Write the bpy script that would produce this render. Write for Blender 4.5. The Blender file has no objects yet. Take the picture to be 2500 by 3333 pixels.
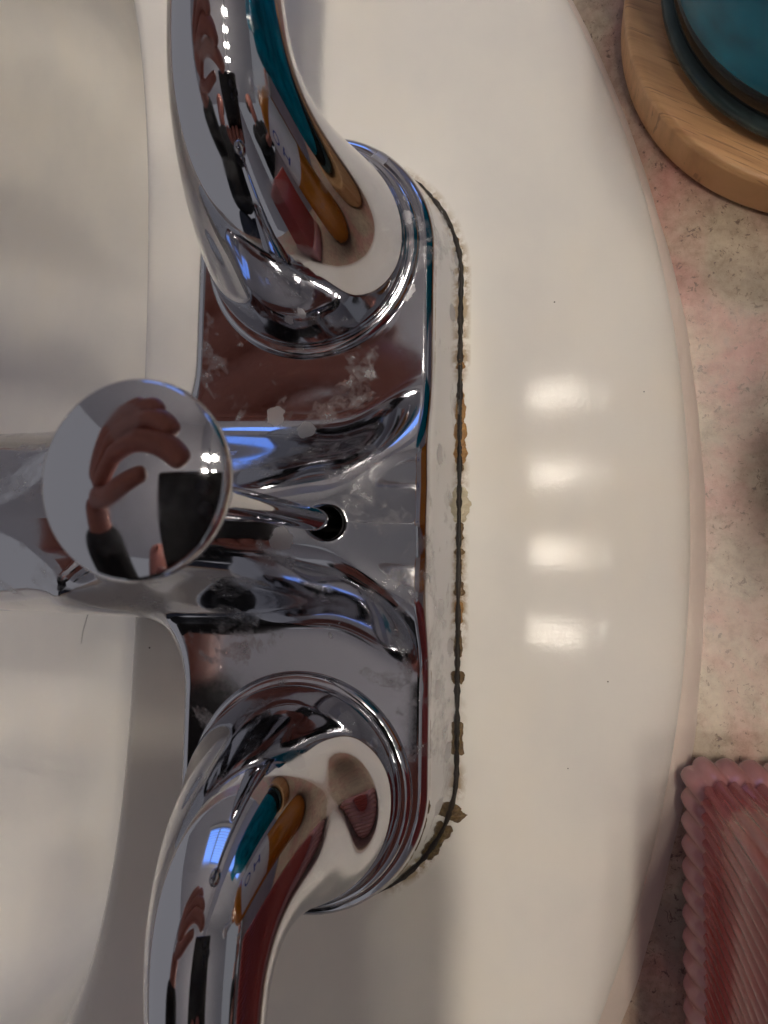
import bpy, bmesh, math, random
import numpy as np
from mathutils import Vector, Matrix, geometry

# ---------------------------------------------------------------- camera, world, light, exposure
S = 0.001                                   # all layout below is in millimetres
FPX = 2500.0
CAM = np.array([0.0, 0.0, 165.0])
F = np.array([-550/FPX, 190/FPX, -1.0]); F /= np.linalg.norm(F)
RT = np.array([1.0, 0, 0]); RT = RT - (RT @ F)*F; RT /= np.linalg.norm(RT)
UP = np.cross(RT, F)
sc = bpy.context.scene
cd = bpy.data.cameras.new('camera'); cam = bpy.data.objects.new('camera', cd)
sc.collection.objects.link(cam); sc.camera = cam
cam.matrix_world = Matrix(((RT[0], UP[0], -F[0], CAM[0]*S), (RT[1], UP[1], -F[1], CAM[1]*S),
                           (RT[2], UP[2], -F[2], CAM[2]*S), (0, 0, 0, 1)))
cd.sensor_fit = 'HORIZONTAL'; cd.sensor_width = 36.0; cd.lens = 36.0*FPX/2500.0
cd.clip_start = 0.005; cd.clip_end = 20.0
cd.dof.use_dof = True; cd.dof.focus_distance = 0.150; cd.dof.aperture_fstop = 46.0
w = bpy.data.worlds.new('World'); sc.world = w; w.use_nodes = True
bg = w.node_tree.nodes['Background']
bg.inputs[0].default_value = (0.97, 0.95, 1.0, 1); bg.inputs[1].default_value = 0.25
vs = sc.view_settings
vs.view_transform = 'Standard'; vs.look = 'None'; vs.gamma = 1.0; vs.exposure = 0.20; vs.use_curve_mapping = False
BULB_EMIT = 200.0
WINDOW_EMIT = 1.6
sc.cycles.max_bounces = 9; sc.cycles.diffuse_bounces = 4; sc.cycles.glossy_bounces = 6; sc.cycles.transmission_bounces = 8
sc.cycles.sample_clamp_indirect = 40.0
sc.cycles.caustics_reflective = True; sc.cycles.caustics_refractive = False
sc.cycles.blur_glossy = 0.3
rnd = random.Random(7)

# ---------------------------------------------------------------- helpers
COL = sc.collection
def obj(name, me, mat=None, parent=None):
    o = bpy.data.objects.new(name, me); COL.objects.link(o)
    if mat is not None and me is not None: me.materials.append(mat)
    if parent is not None: o.parent = parent
    return o
def mesh(name, V, Fc, smooth=True, normals=None):
    me = bpy.data.meshes.new(name)
    me.from_pydata([tuple(float(c)*S for c in v) for v in V], [], [tuple(int(i) for i in f) for f in Fc])
    me.update()
    if smooth: me.polygons.foreach_set('use_smooth', [True]*len(me.polygons))
    if normals is not None:
        me.normals_split_custom_set_from_vertices([tuple(n) for n in normals])
    return me
def thing(name, label, cat, loc=(0, 0, 0), group=None):
    o = bpy.data.objects.new(name, None); COL.objects.link(o)
    o.location = [c*S for c in loc]; o.empty_display_size = 0.01
    return tag(o, label, cat, group)
def tag(o, label, cat, group=None):
    o['label'] = label; o['category'] = cat
    if group: o['group'] = group
    return o
def struct(o): o['kind'] = 'structure'; return o
def keep(o, parent):                         # parent without moving the mesh data
    o.parent = parent; o.matrix_parent_inverse = Matrix.Translation(-Vector(parent.location)); return o
def grid_faces(nr, nc, wrap=False, flip=False):
    fs = []
    for i in range(nr-1):
        for j in range(nc if wrap else nc-1):
            a = i*nc+j; b = i*nc+(j+1) % nc; c = (i+1)*nc+(j+1) % nc; d = (i+1)*nc+j
            fs.append((a, d, c, b) if flip else (a, b, c, d))
    return fs
def lathe(name, prof, cx, cy, n=128, cap=True):
    V = []; Fc = []
    for r, z in prof:
        for k in range(n):
            t = 2*math.pi*k/n; V.append((cx+r*math.cos(t), cy+r*math.sin(t), z))
    Fc = grid_faces(len(prof), n, True)
    if cap:
        if prof[0][0] > 1e-6: Fc.append(tuple(range(n))[::-1])
        if prof[-1][0] > 1e-6: Fc.append(tuple((len(prof)-1)*n+k for k in range(n)))
    return mesh(name, V, Fc)
def tube(name, P, rad, n=12, cap=True):
    P = [np.array(p, float) for p in P]; V = []
    if not hasattr(rad, '__len__'): rad = [rad]*len(P)
    ref = np.array([0.013, 0.02, 1.0])
    for i, p in enumerate(P):
        t = P[min(i+1, len(P)-1)]-P[max(i-1, 0)]; t /= np.linalg.norm(t)+1e-12
        a = np.cross(t, ref)
        if np.linalg.norm(a) < 0.05: a = np.cross(t, [1, 0, 0])
        a /= np.linalg.norm(a); b = np.cross(t, a)
        for k in range(n):
            q = 2*math.pi*k/n; V.append(p+rad[i]*(a*math.cos(q)+b*math.sin(q)))
    Fc = grid_faces(len(P), n, True)
    if cap: Fc += [tuple(range(n))[::-1], tuple((len(P)-1)*n+k for k in range(n))]
    return mesh(name, V, Fc)
def box(name, c, s, bev=0.0):
    bm = bmesh.new(); bmesh.ops.create_cube(bm, size=1)
    for v in bm.verts: v.co = Vector(((v.co.x*s[0]+c[0])*S, (v.co.y*s[1]+c[1])*S, (v.co.z*s[2]+c[2])*S))
    if bev: bmesh.ops.bevel(bm, geom=bm.edges[:], offset=bev*S, segments=4, profile=0.5, affect='EDGES')
    me = bpy.data.meshes.new(name); bm.to_mesh(me); bm.free()
    return me
def spline(xs, ys):                          # natural cubic spline
    xs = np.array(xs, float); ys = np.array(ys, float); n = len(xs); h = np.diff(xs)
    A = np.zeros((n, n)); b = np.zeros(n); A[0, 0] = A[-1, -1] = 1
    for i in range(1, n-1):
        A[i, i-1] = h[i-1]; A[i, i] = 2*(h[i-1]+h[i]); A[i, i+1] = h[i]
        b[i] = 6*((ys[i+1]-ys[i])/h[i]-(ys[i]-ys[i-1])/h[i-1])
    m = np.linalg.solve(A, b)
    def f(x):
        x = np.clip(np.asarray(x, float), xs[0], xs[-1]); i = np.clip(np.searchsorted(xs, x)-1, 0, n-2)
        u = x-xs[i]; v = xs[i+1]-x; hh = h[i]
        return (m[i]*v**3+m[i+1]*u**3)/(6*hh)+(ys[i]/hh-m[i]*hh/6)*v+(ys[i+1]/hh-m[i+1]*hh/6)*u
    return f
def sst(e0, e1, x):
    t = np.clip((np.asarray(x, float)-e0)/(e1-e0), 0, 1); return t*t*t*(t*(6*t-15)+10)

# ---------------------------------------------------------------- materials
class N:
    def __init__(s, name):
        s.m = bpy.data.materials.new(name); s.m.use_nodes = True; s.t = s.m.node_tree
        s.b = s.t.nodes['Principled BSDF']; s.out = s.t.nodes['Material Output']
    def n(s, typ, **kw):
        x = s.t.nodes.new(typ)
        for k, v in kw.items():
            if k.startswith('i_'):
                key = k[2:]; key = int(key) if key.isdigit() else key.replace('_', ' ')
                x.inputs[key].default_value = v
            else: setattr(x, k, v)
        return x
    def l(s, a, b): s.t.links.new(a, b)
    def coord(s):
        return s.n('ShaderNodeNewGeometry').outputs['Position']
    def noise(s, scale, detail=3, rough=0.5, vec=None, dist=0.0, wseed=0.0):
        x = s.n('ShaderNodeTexNoise', noise_dimensions='4D', i_W=wseed, i_Scale=scale, i_Detail=detail, i_Roughness=rough, i_Distortion=dist)
        s.l(vec if vec is not None else s.coord(), x.inputs['Vector']); return x.outputs['Fac']
    def ramp(s, fac, stops):
        x = s.n('ShaderNodeValToRGB'); e = x.color_ramp.elements
        while len(e) < len(stops): e.new(0.5)
        for el, (p, c) in zip(e, stops):
            el.position = p; el.color = (c, c, c, 1) if not hasattr(c, '__len__') else (*c, 1)
        s.l(fac, x.inputs[0]); return x.outputs[0]
    def mix(s, fac, a, b):
        x = s.n('ShaderNodeMix', data_type='RGBA')
        for sock, v in ((x.inputs[0], fac), (x.inputs[6], a), (x.inputs[7], b)):
            if hasattr(v, 'links') or hasattr(v, 'is_linked'): s.l(v, sock)
            elif hasattr(v, '__len__'): sock.default_value = (*v, 1)
            else: sock.default_value = v
        return x.outputs[2]
    def math(s, op, a, b=0.0, clamp=False):
        x = s.n('ShaderNodeMath', operation=op, use_clamp=clamp)
        for sock, v in ((x.inputs[0], a), (x.inputs[1], b)):
            if hasattr(v, 'is_linked'): s.l(v, sock)
            else: sock.default_value = v
        return x.outputs[0]
    def bump(s, h, strength, dist):
        x = s.n('ShaderNodeBump', i_Strength=strength, i_Distance=dist); s.l(h, x.inputs['Height'])
        s.l(x.outputs[0], s.b.inputs['Normal'])
def plain(name, col, rough=0.5, metal=0.0, var=0.06, **kw):
    k = N(name); f = k.noise(90, 4)
    c = k.mix(k.ramp(f, [(0.3, 0.0), (0.7, 1.0)]), [x*(1-var) for x in col], [min(1, x*(1+var)) for x in col])
    k.l(c, k.b.inputs['Base Color']); k.b.inputs['Roughness'].default_value = rough; k.b.inputs['Metallic'].default_value = metal
    for a, v in kw.items(): k.b.inputs[a.replace('_', ' ')].default_value = v
    return k.m

def mat_chrome(name, grime=1.0):
    k = N(name); b = k.b
    b.inputs['Metallic'].default_value = 1.0
    vor = k.n('ShaderNodeTexVoronoi', i_Scale=150.0, i_Randomness=1.0); wn = k.n('ShaderNodeTexNoise', i_Scale=500.0, i_Detail=2.0); k.l(k.coord(), wn.inputs['Vector'])
    vm = k.n('ShaderNodeVectorMath', operation='MULTIPLY_ADD'); vm.inputs[1].default_value = (0.0022,)*3; k.l(wn.outputs['Color'], vm.inputs[0]); k.l(k.coord(), vm.inputs[2]); k.l(vm.outputs[0], vor.inputs['Vector'])
    spot = k.ramp(vor.outputs['Distance'], [(0.0, 1.0), (0.30, 1.0), (0.34, 0.0)])
    pick = k.ramp(k.n_sep(vor.outputs['Color']), [(0.84, 0.0), (0.86, 1.0)])
    patch = k.ramp(k.noise(75, 4, 0.62, dist=0.6, wseed=3.3), [(0.555, 0.0), (0.595, 0.75), (0.75, 1.0)])
    smear = k.ramp(k.noise(420, 6, 0.7), [(0.35, 0.0), (0.75, 1.0)])
    film = k.math('MULTIPLY', patch, smear)
    film = k.math('MAXIMUM', film, k.math('MULTIPLY', k.math('MULTIPLY', spot, pick), 0.55))
    film = k.math('MULTIPLY', film, 0.75*grime, True)
    col = k.mix(film, (0.51, 0.515, 0.55), (0.43, 0.425, 0.43)); k.l(col, b.inputs['Base Color'])
    base_r = k.ramp(smear, [(0.0, 0.026+0.04*(grime-0.25)), (1.0, 0.055+0.085*(grime-0.25))])
    r = k.n('ShaderNodeMix', data_type='FLOAT'); k.l(film, r.inputs[0]); k.l(base_r, r.inputs[2]); r.inputs[3].default_value = 0.62
    k.l(r.outputs[0], b.inputs['Roughness'])
    m = k.n('ShaderNodeMath', operation='MULTIPLY_ADD', i_1=-0.55, i_2=1.0); k.l(film, m.inputs[0]); k.l(m.outputs[0], b.inputs['Metallic'])
    k.bump(k.noise(260, 3), 0.02, 0.0002)
    return k.m
def _sep(self, c):
    x = self.n('ShaderNodeSeparateColor'); self.l(c, x.inputs[0]); return x.outputs[0]
N.n_sep = _sep

def mat_porcelain():
    k = N('glazed_porcelain'); b = k.b
    g = k.coord(); sx = k.n('ShaderNodeSeparateXYZ'); k.l(g, sx.inputs[0])
    tint = k.ramp(k.noise(32, 4, 0.55), [(0.3, (0.77, 0.745, 0.69)), (0.5, (0.82, 0.79, 0.72)), (0.7, (0.84, 0.795, 0.70))])
    mc = k.n('ShaderNodeMapping'); mc.inputs['Scale'].default_value = (0.8, 0.4, 1); k.l(g, mc.inputs['Vector'])
    tint = k.mix(k.ramp(k.noise(55, 3, 0.5, vec=mc.outputs[0], wseed=1.0), [(0.42, 0.0), (0.70, 0.45)]), tint, (0.70, 0.685, 0.65))
    # limescale and rust that crept out from under the back edge of the faucet
    nz = k.noise(330, 6, 0.7)
    cyv = k.math('MINIMUM', k.math('MAXIMUM', sx.outputs[1], -0.042), 0.0647)
    ddx = k.math('ADD', sx.outputs[0], 0.0487); ddy = k.math('SUBTRACT', sx.outputs[1], cyv)
    dist = k.math('SUBTRACT', k.math('SQRT', k.math('ADD', k.math('MULTIPLY', ddx, ddx), k.math('MULTIPLY', ddy, ddy))), 0.0290)
    off = k.math('ADD', k.math('MULTIPLY', dist, -1/0.0024), 1.0)
    side = k.math('MULTIPLY', k.math('GREATER_THAN', dist, -0.004), k.math('GREATER_THAN', sx.outputs[0], -0.040))
    st = k.math('MULTIPLY', off, side, True)
    lon = k.ramp(k.noise(70, 2), [(0.42, 0.12), (0.62, 2.2)])
    st = k.math('MULTIPLY', k.math('MULTIPLY', st, k.ramp(nz, [(0.42, 0.0), (0.55, 1.0)])), lon, True)
    c = k.mix(k.math('MULTIPLY', st, 0.72), tint, (0.30, 0.19, 0.065)); k.l(c, b.inputs['Base Color'])
    b.inputs['Roughness'].default_value = 0.17
    k.l(k.ramp(k.noise(700, 5, 0.7), [(0.3, 0.05), (0.8, 0.12)]), b.inputs['Roughness'])
    b.inputs['Specular IOR Level'].default_value = 0.045
    k.bump(k.noise(1100, 3), 0.05, 0.0003)
    return k.m

def mat_counter():
    k = N('pink_beige_cultured_marble'); b = k.b
    big = k.ramp(k.noise(22, 4, 0.6, dist=0.8), [(0.44, 0.0), (0.60, 1.0)])
    fine = k.noise(300, 6, 0.8)
    beige = k.ramp(fine, [(0.28, (0.26, 0.205, 0.155)), (0.5, (0.55, 0.46, 0.355)), (0.72, (0.72, 0.61, 0.48))])
    pink = k.ramp(fine, [(0.28, (0.34, 0.17, 0.15)), (0.5, (0.60, 0.36, 0.31)), (0.72, (0.73, 0.49, 0.42))])
    c = k.mix(big, beige, pink)
    grey = k.ramp(k.noise(60, 5, 0.65, dist=0.5), [(0.58, 0.0), (0.70, 0.55)])
    c = k.mix(grey, c, (0.27, 0.235, 0.215))
    speck = k.ramp(k.noise(560, 4, 0.7, dist=1.2), [(0.58, 0.0), (0.64, 0.85)])
    c = k.mix(speck, c, (0.13, 0.085, 0.07)); hs = k.n('ShaderNodeHueSaturation', i_Value=0.72, i_Saturation=1.2); k.l(c, hs.inputs['Color']); k.l(hs.outputs[0], b.inputs['Base Color'])
    b.inputs['Roughness'].default_value = 0.36
    k.bump(fine, 0.25, 0.0003)
    return k.m

def mat_wood():
    k = N('bamboo_wood'); b = k.b
    mp = k.n('ShaderNodeMapping'); mp.inputs['Rotation'].default_value = (0, 0, math.radians(31)); k.l(k.coord(), mp.inputs['Vector'])
    m2 = k.n('ShaderNodeMapping'); m2.inputs['Scale'].default_value = (0.9, 26, 2); k.l(mp.outputs[0], m2.inputs['Vector']); v = m2.outputs[0]
    g1 = k.noise(40, 3, 0.55, vec=v); g2 = k.noise(85, 2, 0.5, vec=v, wseed=2.0)
    c = k.ramp(g1, [(0.3, (0.52, 0.28, 0.12)), (0.5, (0.64, 0.365, 0.165)), (0.75, (0.72, 0.43, 0.205))])
    c = k.mix(k.ramp(g2, [(0.60, 0.0), (0.66, 0.65)]), c, (0.27, 0.13, 0.055)); k.l(c, b.inputs['Base Color'])
    b.inputs['Roughness'].default_value = 0.42; k.bump(g2, 0.15, 0.0003)
    return k.m
def mat_glass(name, col, rough=0.0, ior=1.48):
    k = N(name); b = k.b; b.inputs['Base Color'].default_value = (*col, 1); b.inputs['Roughness'].default_value = rough
    b.inputs['Transmission Weight'].default_value = 1.0; b.inputs['IOR'].default_value = ior
    f = k.noise(60, 3); k.l(k.mix(k.ramp(f, [(0.3, 0.0), (0.7, 1.0)]), [c*0.9 for c in col], col), b.inputs['Base Color'])
    return k.m
def mat_emit(name, col, st):
    k = N(name); b = k.b; b.inputs['Base Color'].default_value = (0.8, 0.8, 0.8, 1)
    b.inputs['Emission Color'].default_value = (*col, 1); b.inputs['Emission Strength'].default_value = st
    return k.m
CHROME = mat_chrome('chrome_with_water_spots'); CHROME2 = mat_chrome('polished_chrome', 0.25)
PORC = mat_porcelain(); COUNTER = mat_counter(); WOOD = mat_wood()
CAULK = plain('pale_caulk', (0.60, 0.51, 0.44), 0.55); GASKET = plain('blackened_gasket', (0.020, 0.014, 0.008), 0.6, var=0.7)
DARK = plain('dark_bore', (0.010, 0.008, 0.007), 0.7)
WALLP = plain('wall_paint', (0.46, 0.445, 0.47), 0.7)

# ---------------------------------------------------------------- the setting: counter, wall, window wall
ZC = -8.0                                    # counter level; the sink ledge is z = 0
EC = (-186.0, 12.0); EB, EA = 215.0, 254.0   # outer ellipse of the sink
BC = (-234.0, 14.0)                          # basin
def ell_r(th):                               # distance from BC to the outer ellipse along th
    dx, dy = math.cos(th), math.sin(th); ox, oy = BC[0]-EC[0], BC[1]-EC[1]
    a = (dx/EB)**2+(dy/EA)**2; b = 2*(ox*dx/EB**2+oy*dy/EA**2); c = (ox/EB)**2+(oy/EA)**2-1
    return (-b+math.sqrt(b*b-4*a*c))/(2*a)
def bas_r(th):
    n = 3.5; ay = 222.0 if math.sin(th) > 0 else 178.0
    rb = (abs(math.cos(th)/140.5)**n+abs(math.sin(th)/ay)**n)**(-1/n); lim = ell_r(th)-20.0
    return (rb**-14+lim**-14)**(-1/14)
NT = 1200
V = []; X0, X1, Y0, Y1 = -470.0, 190.0, -330.0, 520.0
for ring in range(2):
    for k in range(NT):
        th = 2*math.pi*k/NT; dx, dy = math.cos(th), math.sin(th)
        if ring == 0: r = ell_r(th)-6.0
        else:
            r = 1e9
            if dx > 1e-6: r = min(r, (X1-BC[0])/dx)
            if dx < -1e-6: r = min(r, (X0-BC[0])/dx)
            if dy > 1e-6: r = min(r, (Y1-BC[1])/dy)
            if dy < -1e-6: r = min(r, (Y0-BC[1])/dy)
        V.append((BC[0]+r*dx, BC[1]+r*dy, ZC))
struct(obj('countertop', mesh('countertop', V, grid_faces(2, NT, True, True)), COUNTER))
struct(obj('wall_behind_sink', box('wall', (200, 0, 765), (16, 1960, 1630)), WALLP))
struct(obj('ceiling', box('ceiling', (-700, 0, 1590), (1800, 1960, 16)), WALLP))
for c, s in (((-1060, 990, 765), (1000, 16, 1630)), ((110, 990, 765), (160, 16, 1630)), ((-265, 990, 75), (590, 16, 250)), ((-265, 990, 1080), (590, 16, 1000))):
    struct(obj('window_wall', box('window_wall', c, s), WALLP))

# ---------------------------------------------------------------- the sink
def ell_in(x, y):                            # distance inside the outer ellipse
    u, v = (x-EC[0])/EB, (y-EC[1])/EA; kk = math.hypot(u, v)
    if kk < 1e-6: return 200.0
    g = math.hypot(u/EB, v/EA)/kk; return (1-kk)/g
_e = np.linspace(0, 120, 4801)
_slope = np.interp(_e, [0, 1.2, 3, 6, 10, 14, 16, 17.8, 20, 23, 28, 33, 40, 56, 120],
                   [2.2, 1.0, 0.58, 0.34, 0.20, 0.12, 0.082, 0.066, 0.060, 0.061, 0.0715, 0.082, 0.045, 0.0, 0.0])
_slope = np.convolve(np.pad(_slope, 30, mode='edge'), np.ones(61)/61, 'valid')
_z = np.cumsum(_slope)*(_e[1]-_e[0]); DZ = _z-_z[-1]
_i = int(np.searchsorted(_e, 12.0)); DZ[:_i] = DZ[_i]+(DZ[:_i]-DZ[_i])*((DZ[_i]-ZC)/(DZ[_i]-DZ[0]))
def deck_z(x, y): return float(np.interp(ell_in(x, y), _e, DZ))
RIMZ = float(DZ[0])
bdep = spline([0, 1.5, 3.5, 7, 12, 18, 26, 40, 80, 140], [0, 0.25, 2.4, 12, 34, 54, 62, 65, 68, 70])
stat = [('b', d) for d in (140, 130, 118, 105, 92, 80, 70, 60, 52, 45, 38, 32, 27, 22, 18, 14, 11, 9, 7, 6, 5, 4, 3, 2, 1, 0)]
stat += [('o', e) for e in list(np.linspace(0.03, 1, 30)) ]
stat += [('r', e) for e in (54, 50, 46, 43, 40, 37, 34, 32, 30, 28, 26.5, 25, 23.5, 22, 20.5, 19, 17.5, 16, 14.5, 13, 11.5, 10, 8.5, 7, 6, 5, 4, 3.2, 2.5, 1.9, 1.4, 1.0, 0.6, 0.3, 0.0)]
V = []
for kind, d in stat:
    for k in range(NT):
        th = 2*math.pi*k/NT; dx, dy = math.cos(th), math.sin(th)
        rb, re = bas_r(th), ell_r(th)
        if kind == 'b':
            r = rb*(1-d/140.5); x, y = BC[0]+r*dx, BC[1]+r*dy
            rim0 = deck_z(BC[0]+rb*dx, BC[1]+rb*dy); z = rim0-float(bdep(d))
        else:
            gap = re-rb; full = 56.0*1.04
            far = max(rb+0.02, re-min(full, gap*0.92))
            r = rb+(far-rb)*d if kind == 'o' else re-(re-far)*(d/58.24)
            x, y = BC[0]+r*dx, BC[1]+r*dy; z = deck_z(x, y)
        V.append((x, y, z))
for k in range(NT):
    th = 2*math.pi*k/NT; r = ell_r(th)-0.02; V.append((BC[0]+r*math.cos(th), BC[1]+r*math.sin(th), ZC-0.4))
sink_root = thing('washbasin', 'cream white oval porcelain washbasin set into the mottled pink counter', 'sink', (BC[0], BC[1], ZC))
fc = grid_faces(len(stat)+1, NT, True, False)
keep(obj('basin', mesh('basin', V, fc), PORC), sink_root)
# drain
keep(obj('drain', lathe('drain', [(4, -69.3), (20, -69.1), (23, -68.4), (24, -67.7), (26, -67.9), (28, -70.1)], BC[0], BC[1], 64), CHROME2), sink_root)
# caulk bead between sink and counter, thin at the back corner and wider towards the glass
P = []; R_ = []
V = []; nb = 9; NA = 900
for k in range(NA):
    th = -1.25+2.5*k/(NA-1); c, s = math.cos(th), math.sin(th)
    x, y = EC[0]+EB*c, EC[1]+EA*s; nx, ny = c/EB, s/EA; L = math.hypot(nx, ny); nx /= L; ny /= L
    wd = float(np.interp(y, [-140, -90, -40, 10, 55, 80, 110, 250], [4.0, 3.7, 3.3, 2.6, 2.1, 1.3, 0.8, 0.7]))
    wd *= 1+0.05*math.sin(y*0.13)+0.025*math.sin(y*0.37+1)
    for j in range(nb):
        t = j/(nb-1); o = -1.2+t*(wd+1.2)
        V.append((x+nx*o, y+ny*o, ZC+0.02+0.9*math.sin(math.pi*min(1, max(0, 1-t)) * 0.5)**0.8*(1 if j < nb-1 else 0)))
keep(obj('caulk_bead', mesh('caulk_bead', V, grid_faces(NA, nb, False, False)), CAULK), sink_root)

# ---------------------------------------------------------------- the faucet
YC = 8.6; PX = -48.7; PR = 25.7; PY0, PY1 = -42.0, 64.7; SX0, SX1 = -66.0, -178.0; SW = 18.5
def sd(x, y):
    x = np.asarray(x, float); y = np.asarray(y, float)
    d1 = np.hypot(x-PX, y-np.clip(y, PY0, PY1))-PR
    d2 = np.hypot(x-np.clip(x, SX1, SX0), y-YC)-SW
    k = 17.0; h = np.maximum(k-np.abs(d1-d2), 0)/k
    return np.minimum(d1, d2)-h*h*k*0.25
Hx = spline([-200, -160, -130, -100, -78, -60, -45, -33, -20], [15, 19.5, 22.5, 24, 23, 19.5, 14.5, 9.0, 3.0])
def Re(x): return 2.3+15.2*sst(-70, -106, x)
def ztop(x, y):
    dy = np.sqrt((np.asarray(y)-YC)**2+0.5)
    a = 2.2+26*sst(-72, -112, x)+9*sst(-46, -18, x); c = a+21.0
    bell = 1-sst(0, 1, (dy-a)/(c-a))
    d0 = np.asarray(y)-YC; ridge = 0.15*(np.sqrt(d0*d0+0.03)-0.17)*(1-sst(3, 15, dy))
    return 18.0+Hx(x)*bell-ridge
def zsurf(x, y):
    s = np.maximum(-sd(x, y), 1e-4); R = Re(x)
    u = np.clip(R-s, 0, R); return ztop(x, y)-(R-np.sqrt(np.maximum(R*R-u*u, 0)))
def znorm(x, y):
    h = 0.012; gx = (zsurf(x+h, y)-zsurf(x-h, y))/(2*h); gy = (zsurf(x, y+h)-zsurf(x, y-h))/(2*h)
    n = np.stack([-gx, -gy, np.ones_like(gx)], -1); return n/np.linalg.norm(n, axis=-1, keepdims=True)
def level(th, lv):                           # radial bisection from the faucet's middle
    lo = np.zeros_like(th); hi = np.full_like(th, 190.0); cx, cy = -52.0, YC
    for _ in range(48):
        m = (lo+hi)/2; ins = sd(cx+m*np.cos(th), cy+m*np.sin(th)) < lv
        lo = np.where(ins, m, lo); hi = np.where(ins, hi, m)
    return np.stack([cx+lo*np.cos(th), cy+lo*np.sin(th)], -1)
th = np.linspace(0, 2*np.pi, 20001)[:-1]
pl = level(th, 0.0); seg = np.linalg.norm(np.roll(pl, -1, 0)-pl, axis=1); cum = np.concatenate([[0], np.cumsum(seg)])
NB = 760
thb = np.interp(np.linspace(0, cum[-1], NB+1)[:-1], cum, np.concatenate([th, [2*np.pi]]))
b0 = level(thb, 0.0)
gx = (sd(b0[:, 0]+.01, b0[:, 1])-sd(b0[:, 0]-.01, b0[:, 1]))/.02; gy = (sd(b0[:, 0], b0[:, 1]+.01)-sd(b0[:, 0], b0[:, 1]-.01))/.02
gn = np.stack([gx, gy], -1); gn /= np.linalg.norm(gn, axis=1, keepdims=True)
pts = []; 
angs = np.radians([3, 9, 17, 26, 36, 47, 58, 69, 80, 90])
for a in angs:
    ins = Re(b0[:, 0])*(1-math.cos(a)); ins = np.minimum(ins, Re(b0[:, 0])*0.999)
    pts.append(b0-gn*ins[:, None])
rings = np.concatenate([b0]+pts)
HOLE = (-40.6, 8.3); HR = 3.1
hk = 2*np.pi*np.arange(48)/48
holep = np.stack([HOLE[0]+HR*np.cos(hk), HOLE[1]+HR*np.sin(hk)], -1)
holeo = [np.stack([HOLE[0]+(HR+d)*np.cos(hk), HOLE[1]+(HR+d)*np.sin(hk)], -1) for d in (0.25, 0.6, 1.1)]
gxs = np.arange(-200, -20, 0.8); gys = np.arange(-72, 96, 0.8)
GX, GY = np.meshgrid(gxs, gys); GX[1::2] += 0.4; G = np.stack([GX.ravel(), GY.ravel()], -1)
ok = (-sd(G[:, 0], G[:, 1]) > Re(G[:, 0])+0.45) & (np.hypot(G[:, 0]-HOLE[0], G[:, 1]-HOLE[1]) > HR+1.6)
G = G[ok]
allp = np.concatenate([rings, holep]+holeo+[G])
nbp = len(rings); h0 = nbp
edges = [(i, (i+1) % NB) for i in range(NB)]+[(h0+i, h0+(i+1) % 48) for i in range(48)]
r = geometry.delaunay_2d_cdt([Vector((float(a), float(b))) for a, b in allp], edges, [], 0, 1e-5)
ov = np.array([tuple(v) for v in r[0]]); of = [tuple(f) for f in r[2]]
cen = np.array([ov[list(f)].mean(0) for f in of])
okf = (sd(cen[:, 0], cen[:, 1]) < 0) & (np.hypot(cen[:, 0]-HOLE[0], cen[:, 1]-HOLE[1]) > HR*0.97)
of = [f for f, k in zip(of, okf) if k]
# orientation up
def up(f):
    a, b, c = ov[f[0]], ov[f[1]], ov[f[2]]; return (b[0]-a[0])*(c[1]-a[1])-(b[1]-a[1])*(c[0]-a[0]) > 0
of = [f if up(f) else f[::-1] for f in of]
zz = zsurf(ov[:, 0], ov[:, 1]); nn = znorm(ov[:, 0], ov[:, 1])
# rounded lip of the rod hole
dh = np.hypot(ov[:, 0]-HOLE[0], ov[:, 1]-HOLE[1])
lip = np.clip((HR+0.7-dh)/0.7, 0, 1); zz = zz-0.45*lip**2
hn = np.stack([-(ov[:, 0]-HOLE[0])/np.maximum(dh, .1), -(ov[:, 1]-HOLE[1])/np.maximum(dh, .1), 0*dh], -1)
nn = nn+hn*(1.3*lip)[:, None]; nn /= np.linalg.norm(nn, axis=1, keepdims=True)
onb = np.abs(sd(ov[:, 0], ov[:, 1])) < 5e-4
# boundary vertices: find order
def nearest(p): return int(np.argmin(np.hypot(ov[:, 0]-p[0], ov[:, 1]-p[1])))
bidx = [nearest(p) for p in b0]
for i, bi in enumerate(bidx): nn[bi] = (gn[i, 0], gn[i, 1], 0.05)
Vt = [tuple(p)+(z,) for p, z in zip(ov, zz)]; Nn = [tuple(n) for n in nn]; Fc = list(of)
def zbot(x): return 16.0*sst(-84, -104, x)
rows = [bidx]
ZE = zz[bidx]
for t in (0.12, 0.3, 0.5, 0.7, 0.85, 0.95, 1.0):
    row = []
    for i in range(NB):
        x, y = b0[i]; wp = 1-float(sst(-76, -96, x)); zb = float(zbot(x))
        off = 3.3*t*wp-2.5*max(0, (t-0.5)*2)**2*(1-wp)
        row.append(len(Vt)); Vt.append((x+gn[i, 0]*off, y+gn[i, 1]*off, ZE[i]+(zb-ZE[i])*t))
        q = np.array([gn[i, 0], gn[i, 1], 3.3/18*wp-0.25*t*(1-wp)]); Nn.append(tuple(q/np.linalg.norm(q)))
    rows.append(row)
for a, b in zip(rows[:-1], rows[1:]):
    for i in range(NB):
        j = (i+1) % NB; Fc.append((a[i], b[i], b[j], a[j]))
Fc.append(tuple(rows[-1][::-1]))
fa = thing('faucet', 'chrome two handle sink faucet with lift rod, water spotted, on the sink ledge', 'faucet', (PX, YC, 0))
keep(obj('faucet_body', mesh('faucet_body', Vt, Fc, True, Nn), CHROME), fa)
body = [o for o in COL.objects if o.name == 'faucet_body'][0]
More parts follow.
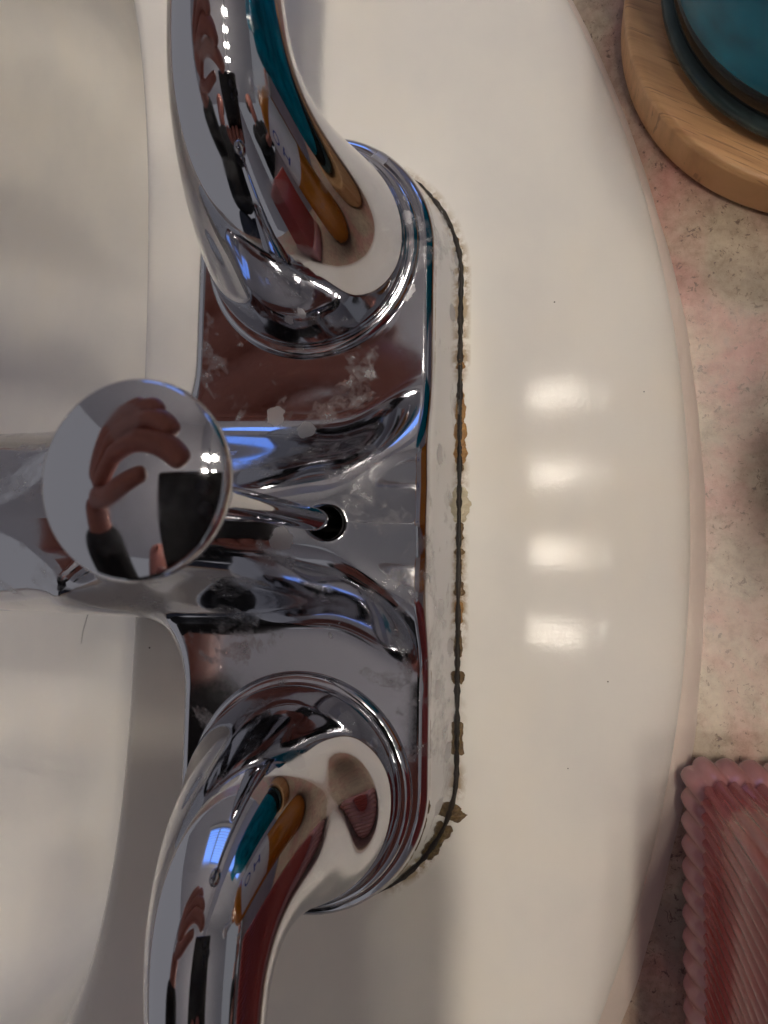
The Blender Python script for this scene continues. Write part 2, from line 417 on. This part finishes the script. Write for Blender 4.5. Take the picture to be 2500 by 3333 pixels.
# bore under the rod hole
zh = float(zsurf(np.array([HOLE[0]]), np.array([HOLE[1]]))[0])
bo = obj('rod_hole', lathe('rod_hole', [(HR+0.02, zh-0.55), (HR, zh-1.5), (HR-0.2, zh-14), (0.0, zh-14)], HOLE[0], HOLE[1], 48, False), DARK); keep(bo, fa)
# blackened gasket where the faucet meets the ledge
foot = [(b0[i, 0]+gn[i, 0]*3.45, b0[i, 1]+gn[i, 1]*3.45) for i in range(NB) if b0[i, 0] > -82]
fi = [i for i in range(NB) if b0[i, 0] > -82]
start = [k for k in range(len(fi)) if fi[k-1] != fi[k]-1 and not (fi[k] == 0 and fi[k-1] == NB-1)]
s0 = start[0] if start else 0
foot = foot[s0:]+foot[:s0]
runs = []; cur = [foot[0]]
for a, b in zip(foot[:-1], foot[1:]):
    if math.hypot(a[0]-b[0], a[1]-b[1]) > 6: runs.append(cur); cur = []
    cur.append(b)
runs.append(cur); runs.sort(key=len); main = runs[-1]
gz = obj('gasket', tube('gasket', [(x, y, deck_z(x, y)+0.25) for x, y in main], [0.36*(1+0.22*math.sin(i*1.7)+0.2*math.sin(i*0.61)+0.25*rnd.uniform(-1, 1)) for i in range(len(main))], 10), GASKET); keep(gz, fa)

# handles: flange, and a bell that sweeps up into a lever
def handle(sgn, y0, xt, slim=1.0):
    yy = lambda q: y0+sgn*q
    path_y = [0, 0, 0.2, 0.8, 2.2, 5.2, 10.5, 19, 32, 50, 70, 86]
    path_z = [20.2, 24, 30, 37, 45, 53, 59.3, 63, 65.2, 66.5, 67.2, 67.5]
    rx = [20.6, 20.1, 18.7, 16.8, 14.5, 12.1, 10.1, 8.8, 8.0, 7.8, 8.3, 8.6]
    rn = [20.6, 20.1, 18.6, 16.7, 14.5, 12.1, 10.0, 8.4, 7.2, 6.6, 6.4, 6.2]
    rx = [q if i < 3 else q*slim for i, q in enumerate(rx)]
    t = np.arange(len(path_y)); tt = np.linspace(0, len(path_y)-1, 110)
    fy, fz, fx, fn = spline(t, path_y)(tt), spline(t, path_z)(tt), spline(t, rx)(tt), spline(t, rn)(tt)
    n = 96; V = []; dyt, dzt = np.gradient(fy), np.gradient(fz)
    dyt[0] = 0
    # rounded tip
    rowsP = [(fy[i], fz[i], fx[i], fn[i], dyt[i], dzt[i]) for i in range(len(tt))]
    ly, lz, lx, ln, ldy, ldz = rowsP[-1]; L = math.hypot(ldy, ldz)
    for a in np.radians([12, 25, 38, 50, 62, 73, 82, 88]):
        q = math.sin(a)*6.0; rowsP.append((ly+ldy/L*q, lz+ldz/L*q, lx*math.cos(a), ln*math.cos(a), ldy, ldz))
    rowsP = [(0, 18.3, 19.6, 19.6, 0, 1), (0, 19.5, 20.3, 20.3, 0, 1)]+rowsP
    for (cy, cz, ax, an, dy_, dz_) in rowsP:
        L = math.hypot(dy_, dz_); ty, tz = dy_/L, dz_/L; ny, nz = -tz, ty
        fr = min(1.0, cy/40)
        for k in range(n):
            q = 2*math.pi*k/n; u, v = math.cos(q), math.sin(q)
            V.append((PX+0.2+xt*fr+ax*u, yy(cy+ny*an*v), cz+nz*an*v))
    Fs = grid_faces(len(rowsP), n, True, sgn > 0); e = (len(rowsP)-1)*n
    Fs.append(tuple(range(e, e+n)) if sgn < 0 else tuple(range(e, e+n))[::-1])
    me = mesh('handle', V, Fs)
    h = keep(obj('handle', me, CHROME2), fa)
    pr = [(22.6, 17.6), (22.6, 18.2), (22.45, 18.8), (22.1, 19.3), (21.6, 19.55), (21.1, 19.6), (20.5, 19.6), (19.5, 19.6)]
    fl = obj('flange', lathe('flange', pr, PX+0.2, y0, 160, False), CHROME)
    fl.parent = h; fl.matrix_parent_inverse = Matrix.Translation(-Vector(fa.location))
    fl.matrix_parent_inverse = (Matrix.Translation(Vector(fa.location)) @ h.matrix_parent_inverse).inverted() if False else Matrix.Identity(4)
    return h
hu = handle(+1, 65.0, 1.0); hu['label'] = 'lever handle at the far end, sweeping up past the coaster'
hl = handle(-1, -43.0, 5.0, 0.93); hl['label'] = 'lever handle at the near end, beside the rose glass'
# lift rod and knob
RX, RY = -40.9, 8.5
rod = keep(obj('lift_rod', tube('lift_rod', [(RX, RY, z) for z in (18, 30, 45, 60, 75, 93)], 2.05, 32), CHROME2), fa)
kp = [(2.05, 90.6), (4.5, 90.9), (7.5, 91.9), (9.3, 93.2), (10.0, 94.2), (10.22, 94.9), (10.28, 95.4), (10.22, 95.9), (10.05, 96.3)]
Rk = 26.0; zc0 = 96.3-math.sqrt(Rk**2-10.05**2)
for a in np.linspace(10.05, 0, 40)[1:]: kp.append((a, zc0+math.sqrt(Rk**2-a*a)))
kn = obj('knob', lathe('knob', kp, RX, RY, 128, False), CHROME2); kn.parent = rod

# mineral crust and rust lumps along the gasket
def P3(px, py, z=0.0):                       # photograph pixel to a point at height z
    q = F+RT*(px-1250)/FPX-UP*(py-1666.5)/FPX
    t = (z-CAM[2])/q[2]; return CAM+q*t
def crust(pix, width, hgt, mat, seed):
    width *= 0.95; hgt *= 0.6
    rr = random.Random(seed); bm = bmesh.new(); pp = [P3(p[0]-(7 if p[0] > 1490 else 0), p[1]) for p in pix]
    L = sum(np.linalg.norm(b-a) for a, b in zip(pp[:-1], pp[1:])); nl = max(4, int(L/0.16))
    ds = np.concatenate([[0], np.cumsum([np.linalg.norm(b-a) for a, b in zip(pp[:-1], pp[1:])])])
    V = []; nc = 9
    ph = [rr.uniform(0, 6.3) for _ in range(6)]
    for i in range(nl+1):
        s = L*i/nl; x = np.interp(s, ds, [p[0] for p in pp]); y = np.interp(s, ds, [p[1] for p in pp])
        t = i/nl; env = min(1, (min(t, 1-t)*L+0.05)/(width*0.4))**0.6
        rw = rw*0.7+rr.uniform(-.08, .08) if i else 0.0
        wv = 1+0.25*math.sin(s*1.3+ph[0])+0.14*math.sin(s*3.1+ph[1])+rw
        for j in range(nc):
            u = j/(nc-1); o = (u-0.5)*width*env*wv
            z = max(0, math.sin(math.pi*u))**0.6*hgt*env*(1+0.30*math.sin(s*6+ph[2]+u*9)+0.3*math.sin(s*13+ph[4]-u*14)+rr.uniform(-.3, .3))
            q = pp[-1]-pp[0]; q = q[:2]/(np.linalg.norm(q[:2])+1e-9)
            xx, yy = x-q[1]*o+rr.uniform(-.03, .03), y+q[0]*o+rr.uniform(-.03, .03)
            V.append((xx, yy, deck_z(xx, yy)+z-0.02))
    o = obj('mineral_crust', mesh('mineral_crust', V, grid_faces(nl+1, nc, False, False)), mat)
    o.parent = gz; return o
def mat_crust(name, c0, c1):
    k = N(name); f = k.noise(900, 5, 0.7)
    k.l(k.ramp(f, [(0.3, c0), (0.7, c1)]), k.b.inputs['Base Color']); k.b.inputs['Roughness'].default_value = 0.38
    k.bump(f, 0.6, 0.0004); return k.m
RUST = mat_crust('amber_rust_scale', (0.21, 0.10, 0.026), (0.44, 0.24, 0.065)); BROWN = mat_crust('brown_grime', (0.06, 0.035, 0.012), (0.21, 0.125, 0.04))
LIME = mat_crust('pale_limescale', (0.42, 0.36, 0.23), (0.58, 0.51, 0.36))
for i, (pix, wd, hg, mt) in enumerate([
    ([(1506, 1148), (1505, 1205)], 1.9, 0.7, RUST), ([(1503, 1230), (1507, 1300)], 1.3, 0.5, RUST), ([(1506, 1290), (1511, 1400), (1512, 1510)], 1.9, 0.6, RUST),
    ([(1510, 1510), (1504, 1535)], 1.2, 0.5, BROWN), ([(1515, 1585), (1518, 1640), (1512, 1700)], 2.6, 0.45, LIME), ([(1506, 1700), (1507, 1760)], 1.4, 0.6, BROWN),
    ([(1508, 1785), (1508, 1806)], 2.4, 0.55, BROWN), ([(1503, 1818), (1504, 1870)], 1.1, 0.5, BROWN), ([(1508, 1893), (1509, 1940)], 1.5, 0.6, BROWN),
    ([(1505, 1958), (1506, 2030)], 1.2, 0.5, RUST), ([(1503, 2050), (1505, 2140)], 1.0, 0.5, BROWN), ([(1507, 2185), (1508, 2228)], 1.7, 0.7, BROWN),
    ([(1505, 2350), (1508, 2460)], 1.1, 0.45, BROWN), ([(1478, 2618), (1490, 2680)], 3.6, 1.0, BROWN), ([(1468, 2690), (1430, 2745), (1392, 2800)], 1.7, 0.8, BROWN),
    ([(1491, 770), (1494, 800)], 1.1, 0.4, RUST), ([(1500, 950), (1502, 1010)], 0.8, 0.3, RUST)]):
    crust(pix, wd, hg, mt, 40+i)

# ---------------------------------------------------------------- coaster and teal bottle
CX, CY, CR = 60.0, 119.0, 45.0
cz = ZC+12.5
co = obj('coaster', lathe('coaster', [(CR-2.5, ZC), (CR-1.0, ZC+0.5), (CR, ZC+1.6), (CR, ZC+2.4), (CR, ZC+10.6), (CR, ZC+11.4), (CR-0.3, ZC+12.1), (CR-0.9, cz-0.05), (CR-1.6, cz), (CR-3.0, cz), (CR-12, cz), (10, cz)], CX, CY, 200), WOOD)
tag(co, 'round light bamboo coaster under the teal glass bottle', 'coaster')
def mat_tinted(name, col, trans, rough=0.04):
    k = N(name); b = k.b; f = k.noise(70, 3)
    k.l(k.mix(k.ramp(f, [(0.35, 0.0), (0.7, 1.0)]), [c*0.55 for c in col], [min(1, c*1.35) for c in col]), b.inputs['Base Color'])
    b.inputs['Roughness'].default_value = rough; b.inputs['Transmission Weight'].default_value = trans; b.inputs['Specular IOR Level'].default_value = 0.10
    return k.m
TR = 38.4
bt = thing('glass_bottle', 'teal blue glass bottle standing on the round bamboo coaster', 'bottle', (CX, CY, cz))
keep(obj('thick_base', lathe('thick_base', [(0, cz+0.3), (34, cz+0.3), (36.6, cz+0.9), (37.8, cz+1.8), (TR, cz+3.0), (TR, cz+4.2), (38.0, cz+5.2), (37.2, cz+5.9), (36, cz+6.2), (0, cz+6.2)], CX, CY, 160, False), mat_tinted('smoky_teal_glass', (0.075, 0.125, 0.125), 0.35)), bt)
keep(obj('dark_reflection_band', lathe('dark_reflection_band', [(36.4, cz+5.6), (37.0, cz+6.6), (37.3, cz+8), (37.5, cz+11), (37.3, cz+12.6), (36.9, cz+13.4)], CX, CY, 160, False), mat_tinted('painted_dark_reflection', (0.008, 0.013, 0.014), 0.1)), bt)  # dark reflection low on the bottle, painted in as a near-black ring
keep(obj('bottle_wall', lathe('bottle_wall', [(36.6, cz+12.6), (37.2, cz+13.0), (37.9, cz+13.6), (38.2, cz+14.6), (38.3, cz+17), (38.3, cz+96), (35, cz+108), (22, cz+118), (15, cz+124), (14, cz+140), (0, cz+140)], CX, CY, 160, False), mat_tinted('teal_glass', (0.0, 0.19, 0.29), 0.0)), bt)

# ---------------------------------------------------------------- rose fluted glass
GXL, GYT, GS, GH = 26.2, -37.5, 74.0, 84.0   # near corner and side
ROSE = mat_glass('rose_glass', (0.48, 0.09, 0.08), 0.04)
def sq_outline(x0, y1, side, rad, n_fl, amp):
    pts = []; half = side/2; cxx, cyy = x0+half, y1-half; per = 4*(side-2*rad)+2*math.pi*rad; M = n_fl*8
    for k in range(M):
        s = per*k/M; q = s; i = 0
        while True:
            Ls = side-2*rad
            if q < Ls: px, py, nx, ny = q-Ls/2, half, 0, 1; break
            q -= Ls
            Lc = math.pi*rad/2
            if q < Lc:
                a = math.pi/2-q/rad; px, py = half-rad+rad*math.cos(a), half-rad+rad*math.sin(a); nx, ny = math.cos(a), math.sin(a); break
            q -= Lc; i += 1
        d = amp*abs(math.cos(math.pi*k/8))
        px += nx*d; py += ny*d
        for _ in range(i): px, py = py, -px; 
        pts.append((cxx+px, cyy+py))
    return pts
def fluted(prof, nfl=64):
    V = []; n = None
    for inset, amp, z in prof:
        p = sq_outline(GXL+inset, GYT-inset, GS-2*inset, max(1.6, 3.2-inset*0.3), nfl, amp); n = len(p)
        V += [(x, y, z) for x, y in p]
    Fs = grid_faces(len(prof), n, True, True); e = (len(prof)-1)*n
    Fs += [tuple(range(n)), tuple(range(e, e+n))[::-1]]
    return V, Fs
zb = ZC+0.3
gl = thing('tumbler', 'x', 'glass', (GXL+GS/2, GYT-GS/2, ZC))
V, Fs = fluted([(5, 0.0, zb), (2.0, 0.5, zb+0.4), (0.6, 1.1, zb+2.0), (0.2, 1.2, zb+5), (0.6, 1.2, zb+9), (2.0, 1.0, zb+12.0), (4.0, 0.6, zb+13.2), (10, 0.0, zb+13.4)])
FOOT = mat_glass('pale_rose_glass', (0.58, 0.27, 0.25), 0.05); FOOT.node_tree.nodes['Principled BSDF'].inputs['Transmission Weight'].default_value = 0.12
keep(obj('fluted_foot', mesh('fluted_foot', V, Fs), FOOT), gl)
V, Fs = fluted([(2.6, 0.0, zb+12.4), (2.4, 1.1, zb+14), (2.6, 1.1, zb+45), (1.2, 1.1, zb+GH), (2.5, 0.6, zb+GH+2), (4.5, 0.2, zb+GH+1.5), (5.6, 0, zb+GH-2), (6.0, 0, zb+40), (8.0, 0, zb+24), (16, 0, zb+22)], 112)
ROSE.node_tree.nodes['Principled BSDF'].inputs['Transmission Weight'].default_value = 0.2; ROSE.node_tree.nodes['Principled BSDF'].inputs['Specular IOR Level'].default_value = 0.25
keep(obj('fluted_wall', mesh('fluted_wall', V, Fs), ROSE), gl)
tag(gl, 'square rose pink glass tumbler with vertical flutes beside the sink', 'glass')

# ---------------------------------------------------------------- amber soap bottle on the counter, seen reflected in the handles
AX, AY = 80.0, 27.0
ab = thing('soap_bottle', 'amber soap bottle with white label, reflected in the chrome handles', 'bottle', (AX, AY, ZC))
AMB = plain('amber_soap', (0.50, 0.17, 0.015), 0.12, Specular_IOR_Level=0.6); WHT = plain('white_label', (0.75, 0.75, 0.76), 0.4); BLU = plain('blue_print', (0.03, 0.07, 0.35), 0.4)
keep(obj('bottle_body', lathe('bottle_body', [(0, ZC), (28, ZC), (31, ZC+2), (32, ZC+6), (32, ZC+112), (30, ZC+122), (20, ZC+132), (13, ZC+136), (13, ZC+142), (0, ZC+142)], AX, AY, 96, False), AMB), ab)
def wrap(name, r, a0, a1, z0, z1, mat):
    V = []
    for z in (z0, z1):
        for k in range(25):
            a = math.radians(a0+(a1-a0)*k/24); V.append((AX+r*math.cos(a), AY+r*math.sin(a), z))
    return keep(obj(name, mesh(name, V, grid_faces(2, 25)), mat), ab)
wrap('bottle_label', 32.15, 110, 250, ZC+52, ZC+104, WHT)
V = []
for k in range(48):
    q = 2*math.pi*k/48
    for rr_ in (4.6, 6.6):
        a = math.radians(188)+rr_*math.cos(q)/32.3; V.append((AX+32.3*math.cos(a), AY+32.3*math.sin(a), ZC+90+rr_*math.sin(q)*1.0))
keep(obj('printed_ring', mesh('printed_ring', V, grid_faces(48, 2)+[(94, 95, 1, 0)]), BLU), ab)
for z, h_, a0, a1 in ((75, 2.4, 178, 198), (66, 2.4, 178, 198), (68.4, 6.6, 186, 190)): wrap('printed_bar', 32.3, a0, a1, ZC+z, ZC+z+h_, BLU)
keep(obj('pump_head', lathe('pump_head', [(0, ZC+142), (9, ZC+142), (9, ZC+152), (4, ZC+153), (4, ZC+176), (11, ZC+177), (11, ZC+186), (0, ZC+187)], AX, AY, 48, False), WHT), ab)

# ---------------------------------------------------------------- vanity light on the wall, window with blinds
mi = thing('wall_mirror', 'frameless wall mirror behind the sink, doubling the bulb glints', 'mirror', (180, 85, 120))
MIRR = plain('silvered_glass', (0.86, 0.88, 0.87), 0.0, 1.0, 0.01)
keep(obj('mirror_glass', box('mirror_glass', (175, 85, 545), (8, 760, 850)), MIRR), mi)
vl = thing('vanity_light', 'vanity bar with four round lit bulbs, mirrored on the sink glaze', 'wall lamp', (182, 85, 985))
keep(obj('mounting_bar', box('mounting_bar', (178, 85, 1030), (26, 560, 100), 4), CHROME2), vl)
BULB = mat_emit('lit_bulb', (1.0, 0.90, 0.77), BULB_EMIT)
for k in range(4):
    y = 85+(k-1.5)*123
    prof = [(19*math.sin(math.pi*i/20), 950-19*math.cos(math.pi*i/20)) for i in range(21)]
    bu = keep(obj('bulb', lathe('bulb', prof, 136, y, 32, False), BULB), vl)
    so = obj('socket', tube('socket', [(136, y, 968), (138, y, 992), (146, y, 1018), (168, y, 1028)], [9, 11, 12, 12], 20), CHROME2); keep(so, vl)

wr = thing('window', 'dusk blue window with half open blinds, mirrored in the chrome', 'window', (-265, 985, 220))
WX0, WX1, WZ0, WZ1, WY = -520, -10, 220, 560, 985
GLOW = mat_emit('evening_sky_glass', (0.10, 0.30, 1.0), WINDOW_EMIT)
keep(obj('pane', box('pane', ((WX0+WX1)/2, WY+20, (WZ0+WZ1)/2), (WX1-WX0, 4, WZ1-WZ0)), GLOW), wr)
FRM = plain('window_frame_paint', (0.6, 0.58, 0.56), 0.5)
for c, s in ((((WX0+WX1)/2, WY, WZ0-20), (WX1-WX0+80, 50, 40)), (((WX0+WX1)/2, WY, WZ1+20), (WX1-WX0+80, 50, 40)), ((WX0-20, WY, (WZ0+WZ1)/2), (40, 50, WZ1-WZ0)), ((WX1+20, WY, (WZ0+WZ1)/2), (40, 50, WZ1-WZ0)), ((-265, WY, (WZ0+WZ1)/2), (26, 40, WZ1-WZ0))):
    keep(obj('frame', box('frame', c, s), FRM), wr)
sl = box('slat', (0, 0, 0), (WX1-WX0-4, 18, 1.5)); sl.materials.append(FRM)
for k in range(14):
    o = bpy.data.objects.new('slat', sl); COL.objects.link(o); o.parent = wr
    o.location = (0, -0.035, (6+k*25)*S); o.rotation_euler = (math.radians(25), 0, 0)

# ---------------------------------------------------------------- the photographer, seen in the knob: phone, hands, sleeves
def C3(r, u, b):                             # along the phone's right, up and back, from the lens
    return CAM+RT*r+UP*u-F*b
ph = thing('phone', 'black phone held over the sink, mirrored in the chrome knob', 'phone', tuple(C3(-32, -45, 34)))
BLK = plain('black_phone', (0.012, 0.012, 0.014), 0.25)
me = box('phone_case', (0, 0, 0), (74, 150, 9), 3.5); pc = obj('phone_case', me, BLK, ph)
ph.rotation_euler = Matrix(((RT[0], UP[0], -F[0]), (RT[1], UP[1], -F[1]), (RT[2], UP[2], -F[2]))).to_euler()
for a, b in ((32, 45), (12, 58), (14, 36)):
    o = obj('lens', lathe('lens', [(0, -5.6), (7, -5.6), (7.5, -5.0), (7.5, -4.4)], a, b, 40, False), plain('lens_glass', (0.02, 0.02, 0.03), 0.05)); o.parent = ph
SKIN = plain('skin', (0.38, 0.14, 0.105), 0.5, Subsurface_Weight=0.0); BLACKC = plain('black_sweater', (0.010, 0.009, 0.010), 0.9); HAIR = plain('brown_hair', (0.04, 0.022, 0.012), 0.6)
JEAN = plain('dark_trousers', (0.02, 0.025, 0.04), 0.9)
def skin(name, chains, mat, parent, sub=2):
    V = []; E = []; R_ = []; roots = []
    for ch in chains:
        base = len(V); roots.append(base)
        for p, rd in ch:
            V.append(tuple(c*S for c in p)); R_.append(rd)
        E += [(base+i, base+i+1) for i in range(len(ch)-1)]
    me = bpy.data.meshes.new(name); me.from_pydata(V, E, [])
    o = obj(name, me, mat, None)
    o.modifiers.new('skin', 'SKIN').use_smooth_shade = True
    sv = me.skin_vertices[0].data
    for i, rd in enumerate(R_):
        rd = (rd, rd) if not hasattr(rd, '__len__') else rd
        sv[i].radius = (rd[0]*S, rd[1]*S); sv[i].use_root = i in roots
    o.modifiers.new('sub', 'SUBSURF').levels = sub; o.modifiers['sub'].render_levels = sub
    return keep(o, parent)
pe = thing('person', 'person in black sweater holding a phone over the sink, mirrored in the chrome', 'person', (-210, -560, -850))
LW, RW = C3(-226, -10, 56), C3(-36, -206, 70)
LE, RE = np.array([-225., -320, 285]), np.array([-55., -420, 320])
LS, RS = np.array([-360., -440, 480]), np.array([-60., -470, 480])
NK = np.array([-210., -430, 560]); HD = np.array([-190., -370, 690]); PV = np.array([-210., -560, 60])
ch = []
def hp_(r, u, b): return C3(-35+(r+35)*1.33, 40+(u-40)*1.2, max(17.0, b*0.72))
WR = hp_(-172, 8, 66)
ch.append([(LE*.35+LW*.65, 32), (LW, 31), (WR, (31, 27))])
for pts_, rk in ((((-124, 62, 46), (-86, 66, 29), (-52, 52, 24), (-36, 34, 26)), 16), (((-140, 84, 47), (-98, 96, 29), (-64, 82, 22), (-48, 62, 25)), 17),
                 (((-156, 102, 50), (-116, 122, 32), (-84, 114, 24), (-68, 92, 25)), 16), (((-176, 114, 54), (-144, 140, 38), (-114, 136, 29), (-98, 116, 28)), 14)):
    kn_ = hp_(*pts_[0]); mid = (WR*0.5+kn_*0.5)
    ch.append([(WR*0.8+kn_*0.2, 20), (mid, 19), (kn_*0.8+mid*0.2, 17), (kn_, rk*1.22), (hp_(*pts_[0])*0.5+hp_(*pts_[1])*0.5, rk*1.0), (hp_(*pts_[1]), rk*1.08),
               (hp_(*pts_[1])*0.5+hp_(*pts_[2])*0.5, rk*0.88), (hp_(*pts_[2]), rk*0.95), (hp_(*pts_[3])*0.6+hp_(*pts_[2])*0.4, rk*0.82), (hp_(*pts_[3]), rk*0.66)])
ch.append([(WR, 22), (hp_(-150, 12, 46), 19), (hp_(-122, 10, 36), 15), (hp_(-104, 16, 28), 14.5), (hp_(-84, 24, 24), 12), (hp_(-66, 30, 24), 9)])
ch.append([(RE*.35+RW*.65, 27), (RW, 25), (C3(-36, -178, 60), (30, 22)), (C3(-36, -152, 54), (36, 20)), (C3(-36, -132, 48), (34, 16))])
for dr, ln in ((-64, 0.85), (-46, 1.0), (-28, 1.06), (-10, 0.95)):
    ch.append([(C3(dr*0.8-8, -140, 46), 11), (C3(dr, -124, 33), 10), (C3(dr, -124+26*ln, 19), 9.2), (C3(dr+1, -124+46*ln, 19), 8.5), (C3(dr+2, -124+58*ln, 22), 7.0)])
ch.append([(C3(-66, -160, 56), 14), (C3(-84, -134, 50), 12), (C3(-86, -108, 42), 10), (C3(-80, -88, 38), 8.5)])
ch.append([(NK-np.array([0, 20, 40]), 50), (np.array([-275., -450, 470]), 52), (LS, 46), (LE, 36), (LE*.3+LW*.7, 27)])
ch.append([(NK-np.array([0, 20, 40]), 50), (np.array([-140., -455, 470]), 52), (RS, 46), (RE, 36), (RE*.3+RW*.7, 27)])
ch.append([(NK-np.array([0, 20, 40]), 55), (NK+np.array([5, 20, 30]), 52), (HD+np.array([0, 0, -40]), 66), (HD+np.array([0, 0, 10]), 78), (HD+np.array([0, -8, 60]), 72), (HD+np.array([0, -10, 92]), 45)])
ch.append([(HD+np.array([0, 66, -5]), 10), (HD+np.array([2, 84, -22]), 13), (HD+np.array([2, 80, -34]), 11)])
skin('body', ch, SKIN, pe)
skin('sweater', [[(PV, (165, 110)), (np.array([-210., -540, 220]), (160, 105)), (np.array([-210., -490, 380]), (175, 105)), (np.array([-210., -450, 480]), (150, 85)), (NK-np.array([0, 8, 20]), 66)],
                 [(np.array([-275., -450, 470]), 70), (LS, 62), ((LS+LE)/2, 54), (LE, 60), (LE*.55+LW*.45, 60), (LE*.1+LW*.9, 54)],
                 [(np.array([-140., -455, 470]), 70), (RS, 62), ((RS+RE)/2, 54), (RE, 56), (RE*.55+RW*.45, 54), (RE*.12+RW*.88, 47)]], BLACKC, pe)
skin('trousers', [[(PV+np.array([0, 0, 30]), (160, 115)), (PV+np.array([-70, 0, -110]), 88), (PV+np.array([-85, 10, -480]), 62), (PV+np.array([-90, 0, -880]), 52)],
                  [(PV+np.array([20, 0, 0]), (120, 105)), (PV+np.array([70, 0, -110]), 88), (PV+np.array([85, 10, -480]), 62), (PV+np.array([90, 0, -880]), 52)]], JEAN, pe)
skin('hair', [[(HD+np.array([0, -30, -60]), 66), (HD+np.array([0, -30, 10]), 84), (HD+np.array([0, -22, 62]), 82), (HD+np.array([0, 10, 96]), 52)]], HAIR, pe)

# ---------------------------------------------------------------- small things: a hair and specks
hp = [P3(290, 1985, -28), P3(280, 2020, -40), P3(270, 2055, -52), P3(264, 2095, -60)]
tag(obj('loose_hair', tube('loose_hair', hp, 0.10, 6), HAIR), 'single loose dark hair hanging below the faucet spout', 'hair')
for px, py, rd, lb in ((1805, 981, 0.28, 'dark speck on the sink ledge level with the upper lever base'), (2100, 1268, 0.22, 'dark speck on the rolled sink rim beside the highest bulb glint'),
                       (1980, 2221, 0.25, 'dark speck on the sink ledge below the bulb glints'), (1849, 2504, 0.22, 'dark speck on the sink ledge level with the lower lever base'),
                       (494, 2107, 0.35, 'dark speck on the basin lip below the spout')):
    p = P3(px, py, -1.0); z = deck_z(p[0], p[1])
    tag(obj('dirt_speck', lathe('dirt_speck', [(rd*0.6, z-0.05), (rd*0.55, z+0.08), (rd*0.25, z+0.14)], p[0], p[1], 9), GASKET), lb, 'speck', 'specks of dirt on the sink')
